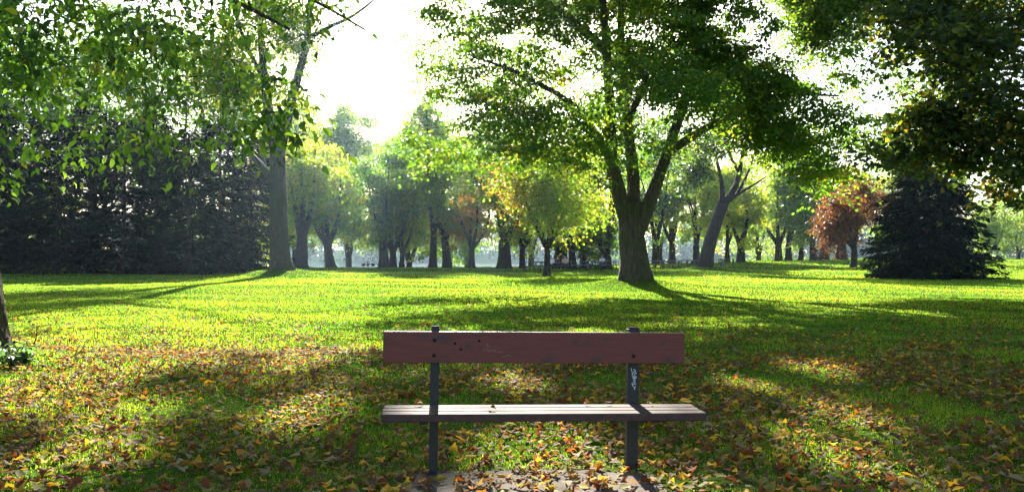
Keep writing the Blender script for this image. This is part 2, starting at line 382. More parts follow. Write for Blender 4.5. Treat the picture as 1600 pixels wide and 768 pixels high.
def simple_tree(seed, name, px, d, label, H, R, z0, pal, tr, ncl=150, per=70, leaf=.26, lean=0.0, forks=3, bark='bark_dark', group=None, cr=None, thr=-.3, fork_h=None, palfn=None, depthR=None, x=None):
    """an ordinary broad tree standing on the ground: trunk, forks, crown lobes"""
    r = rng_(seed); bx = (px - 800) / F * d if x is None else x; base = np.array([bx, d, gz(bx, d) - .05])
    fh = fork_h or z0 * .95 + .3
    tk = chain([(0, 0, 0), (lean * fh * .4, r.normal(0, .1), fh * .5), (lean * fh, r.normal(0, .1), fh)], tr, tr * .72, 9)
    main = [tk]
    for k in range(forks):
        a = 2 * math.pi * k / forks + r.uniform(-.5, .5); sp = r.uniform(.28, .5) * R
        e = np.array([lean * fh + math.cos(a) * sp, math.sin(a) * sp, fh + (H - fh) * r.uniform(.55, .8)])
        s0 = tk[0][-2]; main.append(chain([s0, s0 + (e - s0) * np.array([.55, .55, .4]) + r.normal(0, .08 * R, 3) * [1, 1, .3], e], tr * .58, .03, 9))
    Hc = H - z0; blobs = []; D = depthR or R
    for k in range(10):
        a = r.uniform(0, 6.28); q = r.uniform(.25, .72); zf_ = r.uniform(.12, .85); sz = r.uniform(.30, .52) * (1.15 - .45 * abs(zf_ - .45))
        q *= 1.1 - .6 * max(0, zf_ - .5)
        blobs.append((np.array([lean * fh + math.cos(a) * R * q, math.sin(a) * D * q, z0 + Hc * zf_]), np.array([R * sz, D * sz, min(Hc * sz * .55, R * sz * 1.2)])))
    blobs.append((np.array([lean * fh, 0, z0 + Hc * .58]), np.array([R * .55, D * .55, Hc * .40])))
    return make_tree(seed, name, base, label, main, blobs, ncl, per, leaf, cr or max(.5, R * .17), pal, bark, group=group, thr=thr, fscale=R * .45, palfn=palfn, flareamt=.35, flareH=.4, sides=10)
def conifer(seed, name, px, d, label, H, R, zb, step, per, nl, trunk_r, pal, nsize=.34, droop=.18, group=None, pw=.85, gaps=0.0, x=None):
    r = rng_(seed); bx = (px - 800) / F * d if x is None else x; base = np.array([bx, d, gz(bx, d) - .05]); root = tree_obj(name, base, label, 'tree', group)
    tb = MB(); tb.tube(*chain([(0, 0, 0), (r.normal(0, .08), r.normal(0, .08), H * .5), (0, 0, H)], trunk_r, .02, 10), 9); bb = tb; Ps = []; As = []; z = zb
    while z < H * .985:
        k = r.integers(nl - 1, nl + 2); a0 = r.uniform(0, 6.28); f = (1 - z / H) ** pw
        for i in range(k):
            if r.random() < gaps: continue
            a = a0 + 6.283 * i / k + r.normal(0, .25); L = R * f * r.uniform(.72, 1.12) * min(1, .55 + .9 * (z - zb + .3) / (H * .16)) + .15
            dr = np.array([math.cos(a), math.sin(a), 0]); zz = z + r.normal(0, step * .3); sag = droop * L
            pts = spline([(0, 0, zz), dr * L * .5 + [0, 0, zz - sag * .7 + .06 * L], dr * L + [0, 0, zz - sag]], 6)
            pts[:, 2] = np.maximum(pts[:, 2], .12)
            bb.tube(pts, np.linspace(.012 + .012 * L, .005, 6), 4, cap=False)
            n = int(per * L) + 3; tt = r.uniform(.12, 1.02, n) ** .8; q = np.stack([np.interp(tt, np.linspace(0, 1, 6), pts[:, j]) for j in range(3)], -1)
            side = np.array([-dr[1], dr[0], 0]); so = r.normal(0, .24, n) * L * (1.1 - tt) ** .6 * .8
            q = q + so[:, None] * side; q[:, 2] += r.normal(0, .05, n) - .16 * np.abs(so); q[:, 2] = np.maximum(q[:, 2], .06)
            ax = dr + side * (np.sign(so) * r.uniform(.1, 1.1, n))[:, None] + r.normal(0, .35, (n, 3)); ax[:, 2] -= r.uniform(0, .55, n)
            Ps.append(q); As.append(ax)
        z += step * r.uniform(.8, 1.2) * (.6 + .4 * f)
    tb.build('trunk', M['bark_dark'], root, True)
    Ps = np.concatenate(Ps); As = np.concatenate(As); n = len(Ps)
    nn = nrm(np.stack([r.normal(0, .6, n), r.normal(0, .6, n), np.ones(n)], -1))
    scatter('crown', Ps, As, nn, nsize * r.uniform(.7, 1.3, n), pick(r, pal, n), T_NEEDLE, M['needle'], root)
    return root

def rel(base, pts):                    # pixel rows (px, py, distance) into points relative to a base
    return [at(*p) - base for p in pts]
# ---- the big maple behind the bench
bx, by = at(992, 440, 34.7)[:2]; B = np.array([bx, by, gz(bx, by) - .12])
D0 = 34.7
main = [chain(rel(B, [(993, 452, D0), (989, 400, D0), (986, 362, D0), (987, 335, D0), (988, 315, D0)]), .64, .47, 14),
        chain(rel(B, [(982, 352, D0), (966, 295, D0 - .2), (955, 240, D0 - .5), (950, 110, D0 - .8), (938, -40, D0 - 1), (925, -180, D0 - 1)]), .38, .07, 14),
        chain(rel(B, [(988, 345, D0), (989, 270, D0 + .5), (976, 150, D0 + .9), (970, 0, D0 + 1), (985, -200, D0 + 1.3)]), .33, .06, 14),
        chain(rel(B, [(996, 362, D0), (1018, 305, D0 - .2), (1040, 245, D0), (1082, 120, D0), (1104, 0, D0 + .5), (1150, -150, D0)]), .35, .06, 14),
        chain(rel(B, [(955, 250, D0 - .4), (925, 200, D0 - 1.5), (888, 158, D0 - 2.5), (800, 110, D0 - 3.5), (740, 90, D0 - 4)]), .20, .03, 10),
        chain(rel(B, [(1040, 240, D0), (1120, 190, D0 - 1.5), (1220, 150, D0 - 3), (1310, 150, D0 - 4)]), .20, .03, 10),
        chain(rel(B, [(972, 200, D0), (1000, 150, D0 - 3), (1010, 120, D0 - 6), (1000, 120, D0 - 8)]), .18, .03, 8),
        chain(rel(B, [(975, 150, D0), (960, 100, D0 + 3), (930, 90, D0 + 7)]), .18, .03, 8),
        chain(rel(B, [(950, 80, D0), (850, 0, D0), (740, -60, D0), (660, -110, D0)]), .2, .03, 8)]
def pb(px, py, d, rx, ry, rz, wt): return (at(px, py, d) - B, np.array([rx, ry, rz]), wt)
blobs = [pb(930, 60, 34, 6, 7, 4.5, 6), pb(760, 70, 33, 3.0, 4.5, 3.2, 2.6), pb(800, 215, 32, 3.3, 3.5, 1.6, 1.3), pb(690, 215, 34, 1.5, 2.5, 1.3, .35),
         pb(1120, 85, 34, 4.6, 6, 3.0, 3.8), pb(1285, 175, 31, 3.2, 3, 2.3, 2.4), pb(1240, 140, 31, 3.4, 3, 2.2, 1.6), pb(1245, 262, 32, 2.0, 2.5, 1.5, .8), pb(1150, 190, 32, 2.2, 2.5, 1.1, .7),
         pb(1260, 30, 33, 3.5, 4, 1.5, .9), pb(1010, 160, 29, 3.2, 3, 1.8, 1.1), pb(1000, -160, 35, 8.5, 8, 5, 12), pb(800, -180, 35, 6, 6, 4, 6), pb(1200, -150, 35, 6, 7, 4.5, 5),
         pb(700, -330, 35, 5, 5, 3.5, 2.8), pb(1000, -330, 35, 7, 7, 4, 5), pb(560, -330, 36, 4, 4, 2.5, 1.5),
         pb(640, -110, 35, 4, 4.5, 2.2, 3.2), pb(1000, -70, 35, 8.0, 6, 2.4, 9), pb(1330, -20, 33, 2.6, 3, 1.6, 1.2), pb(1180, 35, 32, 3.2, 3, 1.9, 3.2), pb(1260, 5, 31, 2.6, 3, 1.3, 2.2), pb(1340, 200, 29, 1.7, 2, 1.3, .5), pb(930, 250, 31.5, 1.8, 2, 1.1, .5)]  # lobes above the view are shaped and thickened to shade the foreground
make_tree(11, 'maple_tree', B, 'massive maple with a stout forked grey trunk and broad green crown behind the bench', main, blobs, 4300, 84, .16, .72, G_MAPLE,
          thr=-.05, fscale=1.5, flat=.16, flareamt=.42, flareH=.45, sides=28, rmax=.10, sunny=OPEN_HIGH)

# ---- tall open-crowned tree at the left
bx, by = at(437, 428, 53)[:2]; B = np.array([bx, by, gz(bx, by) - .15]); D0 = 53.0
main = [chain(rel(B, [(440, 432, D0), (437, 380, D0), (434, 300, D0), (434, 235, D0)]), .69, .47, 16),
        chain(rel(B, [(434, 245, D0), (448, 190, D0), (468, 110, D0), (482, 50, D0), (487, -60, D0), (500, -200, D0)]), .40, .06, 12),
        chain(rel(B, [(433, 250, D0), (418, 160, D0), (408, 60, D0), (405, -60, D0), (395, -200, D0)]), .38, .06, 12),
        chain(rel(B, [(433, 290, D0), (405, 255, D0), (380, 228, D0), (362, 190, D0 - 1), (350, 120, D0 - 1)]), .28, .05, 10),
        chain(rel(B, [(481, 60, D0), (520, 40, D0), (552, 25, D0), (590, -5, D0), (625, -40, D0)]), .16, .03, 9),
        chain(rel(B, [(415, 130, D0), (385, 70, D0 - 1), (360, 0, D0 - 2), (330, -90, D0 - 2)]), .16, .03, 9)]
blobs = [pb(400, 70, 53, 3.2, 3.5, 4.0, 3), pb(350, 110, 52, 1.8, 3, 2.8, 1.4), pb(450, -10, 53, 2.2, 3, 2, 1.0), pb(420, -150, 53, 5, 4, 4, 3), pb(520, -110, 53, 3, 3, 2.5, 1), pb(345, -40, 52, 2.5, 3, 3, 1.4), pb(470, 60, 53, 1.5, 2, 1.5, .3)]
make_tree(12, 'ash_tree', B, 'tall straight grey trunk with open airy crown in front of the dark evergreens', main, blobs, 520, 70, .19, .95, G_PALE + [((.13, .13, .02), 1.5)],
          thr=-.1, fscale=2.2, flareamt=.40, flareH=.5, sides=24)

# ---- near tree at the left edge, its leafy boughs hang over the view
bx, by = -6.52, 9.9; B = np.array([bx, by, gz(bx, by) - .05])
main = [chain([(0, 0, 0), (-.05, 0, .8), (-.2, 0, 1.8), (-.35, -.1, 3.0), (-.4, -.3, 4.2)], .21, .15, 16),
        chain([(-.38, -.2, 3.2), (.6, -.8, 4.0), (1.9, -1.2, 4.35), (3.2, -1.4, 4.1), (4.2, -1.6, 3.6)], .085, .015, 10),
        chain([(-.4, -.3, 4.0), (.5, .2, 4.8), (1.8, .9, 5.2), (3.2, 1.4, 5.1), (4.4, 1.6, 4.5)], .085, .015, 10),
        chain([(-.38, -.2, 3.0), (.5, -1.4, 3.6), (1.5, -2.4, 3.8), (2.4, -3.2, 3.5)], .07, .012, 9),
        chain([(-.4, -.3, 4.2), (-.2, -1.0, 5.6), (.6, -1.8, 6.6)], .1, .02, 8),
        chain([(-.35, -.1, 2.9), (.15, -.5, 3.1), (.6, -.9, 2.7), (.85, -1.1, 2.2)], .03, .008, 8)]
blobs = [(np.array([1.0, -.8, 3.7]), np.array([1.7, 1.5, .7]), 2.2), (np.array([2.9, -1.2, 3.75]), np.array([1.3, 1.2, .6]), 1.1), (np.array([2.5, 1.1, 4.7]), np.array([2.0, 1.3, .7]), 2.0),
         (np.array([1.2, -2.2, 3.4]), np.array([1.2, 1.0, .6]), 1.0), (np.array([.2, -1.0, 5.6]), np.array([2.2, 2, 1.0]), 1.2), (np.array([.6, -.8, 2.25]), np.array([.3, .3, .35]), .16),
         (np.array([1.6, -.8, 2.95]), np.array([2.2, 1.3, .6]), 1.0), (np.array([3.4, -1.0, 3.2]), np.array([1.4, 1, .6]), 1.0), (np.array([4.25, -2.4, 2.6]), np.array([.3, .3, .45]), .18)]
make_tree(13, 'near_tree', B, 'slender mossy trunk at the left edge, its leafy boughs hanging into the view', main, blobs, 300, 23, .098, .32,
          [((.050, .105, .014), 5), ((.085, .150, .018), 3), ((.15, .16, .018), .7), ((.024, .055, .012), 3.5)], bark='bark_near', tmpl=T_OVAL, thr=.0, fscale=.75, flareamt=.55, flareH=.25, sides=18, droop=.5, flat=.5, rmax=.03)

# ---- maple at the right, trunk out of the frame, dark boughs over the view
bx, by = 15.6, 20.5; B = np.array([bx, by, gz(bx, by) - .05])
main = [chain([(0, 0, 0), (0, 0, 1.5), (-.1, 0, 3.2)], .42, .33, 10),
        chain([(-.1, 0, 3.0), (-1.4, -.4, 4.6), (-3.2, -.8, 5.4), (-5.0, -1.2, 5.4)], .17, .03, 10),
        chain([(-.1, 0, 3.2), (-.8, .5, 5.6), (-2.0, .8, 8), (-3.4, 1.0, 9.5)], .2, .04, 10),
        chain([(-.1, 0, 3.2), (.8, .4, 5.6), (1.2, .4, 8.5), (1, 0, 11)], .2, .04, 10),
        chain([(-.1, 0, 3.1), (-.5, -1.4, 5), (-1.0, -2.8, 6.6)], .15, .03, 8)]
blobs = [(np.array([-3.0, -.6, 5.6]), np.array([2.9, 2.4, 1.5]), 3), (np.array([-3.2, .6, 8.0]), np.array([2.9, 2.6, 1.8]), 3), (np.array([-.6, 0, 9]), np.array([4.2, 3.6, 2.6]), 4.5),
         (np.array([-.8, -2.2, 6.5]), np.array([2.6, 2.2, 1.7]), 2), (np.array([1.5, .5, 6.5]), np.array([3, 3, 3]), 2), (np.array([-1.5, .2, 4.3]), np.array([1.7, 1.6, .9]), 1.0), (np.array([-4.9, -.8, 6.9]), np.array([1.4, 1.8, 1.2]), .7), (np.array([-3.3, -1.5, 3.2]), np.array([.9, .9, .6]), .35), (np.array([-4.4, -.6, 4.9]), np.array([1.2, 1.2, .5]), .4), (np.array([-5.0, -.5, 4.0]), np.array([1.5, 1.2, .7]), .8), (np.array([-3.4, -.5, 3.4]), np.array([1.5, 1.2, .8]), .8)]
make_tree(14, 'norway_maple', B, 'dark maple boughs with yellowing leaves reaching in from the upper right edge', main, blobs, 660, 48, .155, .62,
          [((.022, .040, .012), 5), ((.032, .055, .012), 3), ((.095, .105, .012), 1.9), ((.16, .10, .015), .5)], tmpl=T_MAPLE, thr=.15, fscale=1.15, sides=16, sunny=OPEN)

# ---- orange and green young maple in the middle
def orangefn(r, pos, cols, ci, cen):
    k = sstep(-.2, -3.6, pos[:, 0] + .5 * r.normal(size=len(pos)) ); o = pick(r, G_ORANGE, len(pos)) * .62; mk = r.random(len(pos)) < k * .8
    cols[mk] = o[mk]; return cols
simple_tree(21, 'young_maple', 855, 53.5, 'rounded young maple turning orange on its left side, left of the big trunk', 9.5, 5.5, 1.7, [((.11, .165, .016), 4), ((.17, .19, .018), 3), ((.075, .13, .016), 3), ((.24, .18, .02), .5)], .24, ncl=330, per=62, leaf=.19, forks=5, fork_h=2.1, thr=-.35, palfn=orangefn)
# ---- red tree
simple_tree(22, 'red_maple', 1333, 72, 'small rounded tree with rust red leaves left of the blue spruce', 7.8, 3.8, 1.5, G_RED, .30, ncl=280, per=70, leaf=.20, forks=5, fork_h=2.0, thr=-.7)
# ---- leaning tree
bx, by = at(1103, 424, 66)[:2]; B = np.array([bx, by, gz(bx, by) - .1]); D0 = 66.0
main = [chain(rel(B, [(1102, 428, D0), (1106, 395, D0), (1118, 350, D0), (1130, 316, D0)]), .58, .44, 12),
        chain(rel(B, [(1128, 325, D0), (1128, 290, D0), (1120, 250, D0), (1110, 205, D0)]), .26, .05, 9),
        chain(rel(B, [(1129, 322, D0), (1150, 290, D0), (1158, 250, D0), (1172, 205, D0), (1180, 150, D0)]), .30, .05, 9),
        chain(rel(B, [(1130, 320, D0), (1152, 304, D0), (1175, 290, D0), (1197, 276, D0)]), .20, .04, 9),
        chain(rel(B, [(1155, 270, D0), (1135, 230, D0), (1130, 190, D0)]), .15, .03, 8),
        chain(rel(B, [(1152, 304, D0), (1172, 262, D0), (1180, 230, D0)]), .14, .03, 8)]
blobs = [pb(1110, 215, 66, 2.4, 3, 2.2, 1.5), pb(1165, 190, 66, 2.5, 3, 2.2, 1.5), pb(1080, 270, 66, 1.8, 2.5, 1.5, .7), pb(1140, 140, 66, 3.5, 3, 2, 1.5)]
make_tree(23, 'leaning_tree', B, 'leaning dark trunk with sparse twisted limbs between the picnic tables', main, blobs, 260, 75, .22, .8, G_DARK + [((.06, .10, .015), 6)], bark='bark_dark', thr=-.2, fscale=2, flareamt=.4, sides=14)

# ---- blue spruce at the right
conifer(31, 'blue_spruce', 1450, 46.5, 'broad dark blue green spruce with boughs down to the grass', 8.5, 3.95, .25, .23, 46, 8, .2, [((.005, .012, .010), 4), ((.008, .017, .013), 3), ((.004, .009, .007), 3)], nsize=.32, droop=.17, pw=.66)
# ---- row of dark evergreens at the left
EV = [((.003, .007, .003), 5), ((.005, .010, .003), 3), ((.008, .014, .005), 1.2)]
ev = [(-20, 57, 13.5, 3.6), (38, 59, 12.2, 3.3), (92, 56, 11.0, 3.2), (140, 60, 13.0, 3.4), (192, 57, 11.4, 3.2), (245, 60, 12.4, 3.3), (296, 57, 10.6, 3.1), (345, 60, 11.8, 3.3), (392, 62, 11.0, 3.2)]
evl = ['dark evergreen at the far left edge of the evergreen row', 'dark evergreen just inside the left end of the evergreen row', 'shorter dark evergreen third from the left in the evergreen row',
       'tall dark evergreen left of the middle of the evergreen row', 'dark evergreen in the middle of the row at the left', 'tall dark evergreen right of the middle of the evergreen row',
       'lowest dark evergreen, third from the right in the evergreen row', 'dark evergreen next to the right end of the evergreen row', 'dark evergreen behind the tall straight grey trunk']
for i, (px, d, H, R) in enumerate(ev):
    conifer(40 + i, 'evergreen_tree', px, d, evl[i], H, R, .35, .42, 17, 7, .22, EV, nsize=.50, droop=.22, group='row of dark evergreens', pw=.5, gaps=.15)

# ---- broad trees beyond: (px, distance, height, radius, clear trunk, trunk radius, lean, forks, palette, label)
FAR = [
 (20, 74, 28, 7.5, 5.5, .45, 0, 3, G_DARK, 'tall dark green tree above the left end of the evergreens'),
 (150, 78, 27, 7.0, 6, .45, 0, 3, G_MAPLE, 'tall green tree rising behind the left half of the evergreens'),
 (255, 74, 25, 6.5, 6, .42, 0, 3, G_DARK, 'tall dark tree rising behind the middle of the evergreens'),
 (345, 80, 25, 6.5, 5, .45, 0, 3, G_MAPLE, 'tall green tree rising behind the right half of the evergreens'),
 (470, 82, 17, 5.2, 4.0, .72, .03, 4, G_YELLOW, 'thick trunked yellowish tree just right of the tall straight grey trunk'),
 (517, 86, 14, 4.6, 3.2, .58, -.16, 4, G_YELLOW, 'dark leaning forked trunk under yellowish leaves left of the three trunk clump'),
 (600, 86, 13.5, 5.0, 2.4, .62, -.05, 5, G_MAPLE, 'widest left trunk of the three trunk clump on the brow'),
 (614, 85, 12.5, 4.6, 2.2, .42, .02, 4, G_MAPLE, 'middle trunk of the three trunk clump on the brow'),
 (627, 86, 11, 4.0, 2.0, .30, .06, 3, G_YELLOW, 'thinnest right trunk of the three trunk clump on the brow'),
 (677, 84, 21, 4.6, 4.5, .44, 0, 3, G_PALE, 'tall straight trunk standing alone right of the three trunk clump'),
 (699, 85, 15, 4.2, 3.6, .52, -.10, 3, G_PALE, 'trunk forked low to the left beside the tall straight far trunk'),
 (737, 84, 11, 4.0, 2.6, .36, 0, 4, G_ORANGE, 'small brownish tree with a short straight trunk left of the orange maple'),
 (788, 78, 16, 4.6, 3.4, .72, 0, 4, G_MAPLE, 'stout broad trunk half behind the orange side of the maple'),
 (816, 80, 12, 4.0, 2.6, .34, 0, 6, G_YELLOW, 'vase shaped tree with a thin trunk at the end of the picnic tables'),
 (876, 80, 15, 5.0, 2.0, .85, .05, 5, G_MAPLE, 'huge trunk splitting low into a wide V behind the picnickers'),
 (896, 76, 11, 3.8, 2.3, .40, -.12, 4, G_DARK, 'leaning forked trunk among the picnic tables right of the picnickers'),
 (911, 78, 11, 3.8, 2.6, .32, -.05, 3, G_MAPLE, 'thin trunk with a low right branch among the picnic tables'),
 (946, 77, 15, 4.8, 1.8, .66, 0, 4, G_MAPLE, 'short V forked trunk just left of the big maple trunk'),
 (1024, 86, 16, 5.0, 3.0, .45, 0, 4, G_DARK, 'shaded dark tree just right of the big maple trunk'),
 (1050, 92, 15, 4.8, 3.2, .42, 0, 4, G_PALE, 'hazy pale tree left of the leaning trunk behind the tables'),
 (1088, 88, 13, 4.4, 2.8, .42, 0, 4, G_YELLOW, 'yellow green tree directly behind the leaning trunk'),
 (1136, 93, 12, 4.0, 2.6, .32, 0, 3, G_YELLOW, 'thin trunk at the right end of the picnic tables'),
 (1157, 92, 13, 4.2, 2.6, .52, 0, 3, G_YELLOW, 'broad trunk with sunlit yellow leaves right of the picnic tables'),
 (1216, 100, 14, 4.6, 2.6, .50, 0, 3, G_PALE, 'hazy tree, leftmost of the far row left of the red tree'),
 (1232, 101, 17, 4.4, 2.8, .44, 0, 3, G_PALE, 'tallest hazy tree of the far row left of the red tree'),
 (1251, 103, 13, 4.2, 2.6, .34, 0, 3, G_MAPLE, 'hazy thin trunk in the middle of the far row left of the red tree'),
 (1271, 103, 13, 4.2, 2.5, .48, -.06, 3, G_PALE, 'hazy trunk tapering to the left in the far row near the red tree'),
 (1287, 104, 14, 4.4, 2.4, .66, 0, 3, G_MAPLE, 'stoutest hazy trunk of the far row near the red tree'),
 (1314, 104, 14, 4.6, 2.2, .80, 0, 3, G_DARK, 'dark broad trunk directly behind the red tree'),
 (1372, 106, 13, 4.6, 2.4, .45, 0, 3, G_MAPLE, 'hazy tree seen between the red tree and the spruce'),
 (1428, 88, 25, 5.2, 6, .5, 0, 3, G_PALE, 'tall pale willow like tree rising behind the spruce'),
 (462, 104, 26, 7.0, 6, .55, 0, 3, G_YELLOW, 'tall yellowing tree high behind the straight grey trunk'),
 (545, 108, 27, 7.0, 6, .55, 0, 3, G_PALE, 'tall hazy tree closing the gap left of the three trunk clump'),
 (640, 112, 26, 7.0, 6, .55, 0, 3, G_PALE, 'tall hazy tree high behind the three trunk clump'),
 (730, 108, 22, 7.0, 6, .50, 0, 3, G_MAPLE, 'tall hazy tree behind the small brownish tree'),
 (830, 106, 20, 7.0, 6, .50, 0, 3, G_MAPLE, 'tall tree rising straight behind the orange maple'),
 (1030, 112, 22, 7.5, 5, .55, 0, 3, G_MAPLE, 'tall hazy tree behind the big maple trunk on its right'),
 (1185, 118, 19, 7.0, 4, .50, 0, 3, G_PALE, 'hazy tree in the gap between the leaning trunk and the far row'),
 (1545, 128, 10, 5.5, .8, .35, 0, 4, G_PALE, 'low hazy tree just right of the spruce at the far edge of the lawn'),
 (1590, 132, 12, 6.0, .8, .35, 0, 4, G_PALE, 'low hazy tree at the right edge of the far lawn'),
 (1650, 126, 13, 6.5, .9, .4, 0, 4, G_DARK, 'dark hazy tree at the far right end of the lawn'),
]
for i, (px, d, H, R, z0, tr, lean, fk, pal, lab) in enumerate(FAR):
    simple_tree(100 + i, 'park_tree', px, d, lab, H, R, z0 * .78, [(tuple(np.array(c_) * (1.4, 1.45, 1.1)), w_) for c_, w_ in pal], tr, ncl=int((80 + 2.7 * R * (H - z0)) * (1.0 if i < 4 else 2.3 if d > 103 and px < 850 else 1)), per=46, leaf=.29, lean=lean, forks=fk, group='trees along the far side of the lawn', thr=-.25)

# ---- woods on the far shore: one mass
r = rng_(300); n = 420
cx = r.uniform(-340, 340, n); cyy = r.uniform(392, 470, n); cz = ground_z(cx, cyy)
hh = r.uniform(11, 24, n); rr = r.uniform(5, 9, n); P = []
for i in range(n):
    k = 130; d = nrm(r.normal(size=(k, 3))); p = d * np.array([rr[i], rr[i], hh[i] / 2]) * r.uniform(.7, 1.08, (k, 1)) + [cx[i], cyy[i], cz[i] + hh[i] / 2]; P.append(p)
P = np.concatenate(P); k = len(P)
wo = scatter('distant_woods', P, r.normal(size=(k, 3)), r.normal(size=(k, 3)) + [0, 0, .7], r.uniform(1.3, 3.2, k), pick(r, G_DARK, k) * .4, T_SIMPLE, M['leaf'])
tag(wo, 'hazy blue wooded shore across the lake', 'woods', kind='stuff')

# ------------------------------------------------------------------ the bench
def wood_paint():
    m, t, b, out = new_mat('chipped maroon paint')
    tc = N(t, 'ShaderNodeTexCoord'); mp = N(t, 'ShaderNodeMapping'); mp.inputs['Scale'].default_value = (1, 1, 1.8); t.links.new(tc.outputs['Object'], mp.inputs[0])
    n1 = N(t, 'ShaderNodeTexNoise', Scale=7.0, Detail=8.0, Roughness=.7); t.links.new(mp.outputs[0], n1.inputs[0])
    n2 = N(t, 'ShaderNodeTexNoise', Scale=90.0, Detail=3.0); mp2 = N(t, 'ShaderNodeMapping'); mp2.inputs['Scale'].default_value = (.06, 1, 1)
    t.links.new(tc.outputs['Object'], mp2.inputs[0]); t.links.new(mp2.outputs[0], n2.inputs[0])
    base = ramp(t, n2.outputs[0], [(.3, (.135, .033, .025)), (.7, (.18, .046, .036))])
    worn_ = ramp(t, n1.outputs[0], [(.54, (0, 0, 0)), (.66, (.8, .8, .8))])
    mx = N(t, 'ShaderNodeMix', data_type='RGBA'); t.links.new(worn_, mx.inputs[0]); t.links.new(base, mx.inputs[6]); mx.inputs[7].default_value = (.042, .036, .04, 1)
    t.links.new(mx.outputs[2], b.inputs['Base Color']); b.inputs['Roughness'].default_value = .5; b.inputs['Specular IOR Level'].default_value = .35
    bp = N(t, 'ShaderNodeBump', Strength=.25, Distance=.004); t.links.new(n1.outputs[0], bp.inputs['Height']); t.links.new(bp.outputs[0], b.inputs['Normal'])
    return m
def seat_wood():
    m, t, b, out = new_mat('worn brown seat plank')
    tc = N(t, 'ShaderNodeTexCoord'); mp = N(t, 'ShaderNodeMapping'); mp.inputs['Scale'].default_value = (.7, 11, 11); t.links.new(tc.outputs['Object'], mp.inputs[0])
    n1 = N(t, 'ShaderNodeTexNoise', Scale=5.0, Detail=8.0, Roughness=.7); t.links.new(mp.outputs[0], n1.inputs[0])
    t.links.new(ramp(t, n1.outputs[0], [(.3, (.030, .019, .016)), (.48, (.065, .045, .037)), (.72, (.13, .105, .09))]), b.inputs['Base Color'])
    t.links.new(ramp(t, n1.outputs[0], [(.3, (.62, .62, .62)), (.7, (.8, .8, .8))]), b.inputs['Roughness']); b.inputs['Specular IOR Level'].default_value = .04
    bp = N(t, 'ShaderNodeBump', Strength=.3, Distance=.003); t.links.new(n1.outputs[0], bp.inputs['Height']); t.links.new(bp.outputs[0], b.inputs['Normal'])
    return m
M['paint'] = wood_paint(); M['seat'] = seat_wood()
M['seat_side'] = plain('dark maroon plank edge', (.07, .035, .032), .6, .3, .3, 20)
M['post'] = plain('dark painted steel', (.022, .024, .026), .45, .4, .3, 30)
M['rust'] = plain('rusty bolt', (.03, .024, .022), .85, .1, .3, 60)
M['chalk'] = plain('white paint marker', (.72, .74, .78), .7, .2, .1, 60, bump=0)
M['hole'] = plain('dark bolt hole', (.008, .007, .007), .9, .1, .1, 60, bump=0)
RZ = math.radians(6.0); ROLL = math.radians(.9)
bench = empty('park_bench', (.134, 4.795, 0), 'maroon plank park bench on two dark posts facing the camera', 'bench')
bench.rotation_euler = (0, ROLL, RZ)
BM = Matrix.Translation((.134, 4.795, 0)) @ Matrix.Rotation(RZ, 4, 'Z') @ Matrix.Rotation(ROLL, 4, 'Y')
BI = BM.inverted()
def on_bench(px, py, v):              # the point of the bench plane y = -v (local) seen at that pixel
    o = BI @ Vector((0, 0, CAMZ)); d = BI.to_3x3() @ Vector(((px - 800) / F, 1, -(py - 400) / F)); t_ = (-v - o.y) / d.y
    return o + d * t_
mb = MB(); mb.box((0, -.012, .763), (1.82, .042, .186), bev=.004)
back = mb.build('backrest', M['paint'], bench)
sm = []
for k, (v0, v1) in enumerate(((.012, .102), (.110, .200), (.208, .300))):
    mb = MB(); mb.box((.03 + (.002, -.003, 0)[k], -(v0 + v1) / 2, .399), (1.86, v1 - v0, .044), bev=.005); sp = mb.build('seat_plank', M['seat'], bench); sm.append(sp)
sm[2].data.materials.append(M['seat_side'])
for p in sm[2].data.polygons:
    if p.normal.y < -.9 : p.material_index = 1
for s, wd in ((-1, .052), (1, .070)):
    mb = MB(); mb.box((s * .606, .046, .405), (wd, .07, .94), bev=.006); po = mb.build('post', M['post'], bench)
    mb = MB(); mb.box((s * .606, .046, .878), (wd * .86, .06, .01), bev=.003); mb.build('post_cap', M['rust'], po)
    mb = MB()                                                 # bracket carrying the planks
    mb.box((s * .606 + s * .06, -.13, .367), (.05, .30, .014), bev=.003); mb.box((s * .606 + s * .06, .0, .335), (.05, .02, .06), bev=.003)
    mb.add([(s * .606 + .085 * s, -.06, .360), (s * .606 + .085 * s, .01, .360), (s * .606 + .085 * s, .01, .30), (s * .606 + .075 * s, -.06, .360), (s * .606 + .075 * s, .01, .360), (s * .606 + .075 * s, .01, .30)],
           [(0, 1, 2), (5, 4, 3), (0, 3, 4, 1), (1, 4, 5, 2), (2, 5, 3, 0)])
    mb.build('seat_bracket', M['post'], bench)
for (px, py, kind) in ((679, 531, 1), (678, 555, 1), (990, 556, 1), (749, 532, 0), (720, 545, 0), (711, 536, 0)):
    c = on_bench(px, py, .0345); mb = MB(); rr_ = .012 if kind else .007
    mb.tube([(c.x, c.y + .004, c.z), (c.x, c.y - .0015, c.z)], [rr_, rr_], 10)
    if kind: mb.tube([(c.x + .006, c.y - .001, c.z), (c.x + .006, c.y - .006, c.z)], [.006, .0055], 6)
    mb.build('bolt' if kind else 'knot', M['rust' if kind else 'hole'], back)
M['scratch'] = plain('pale scratch in the paint', (.30, .25, .25), .8, .1, .3, 60, bump=0)
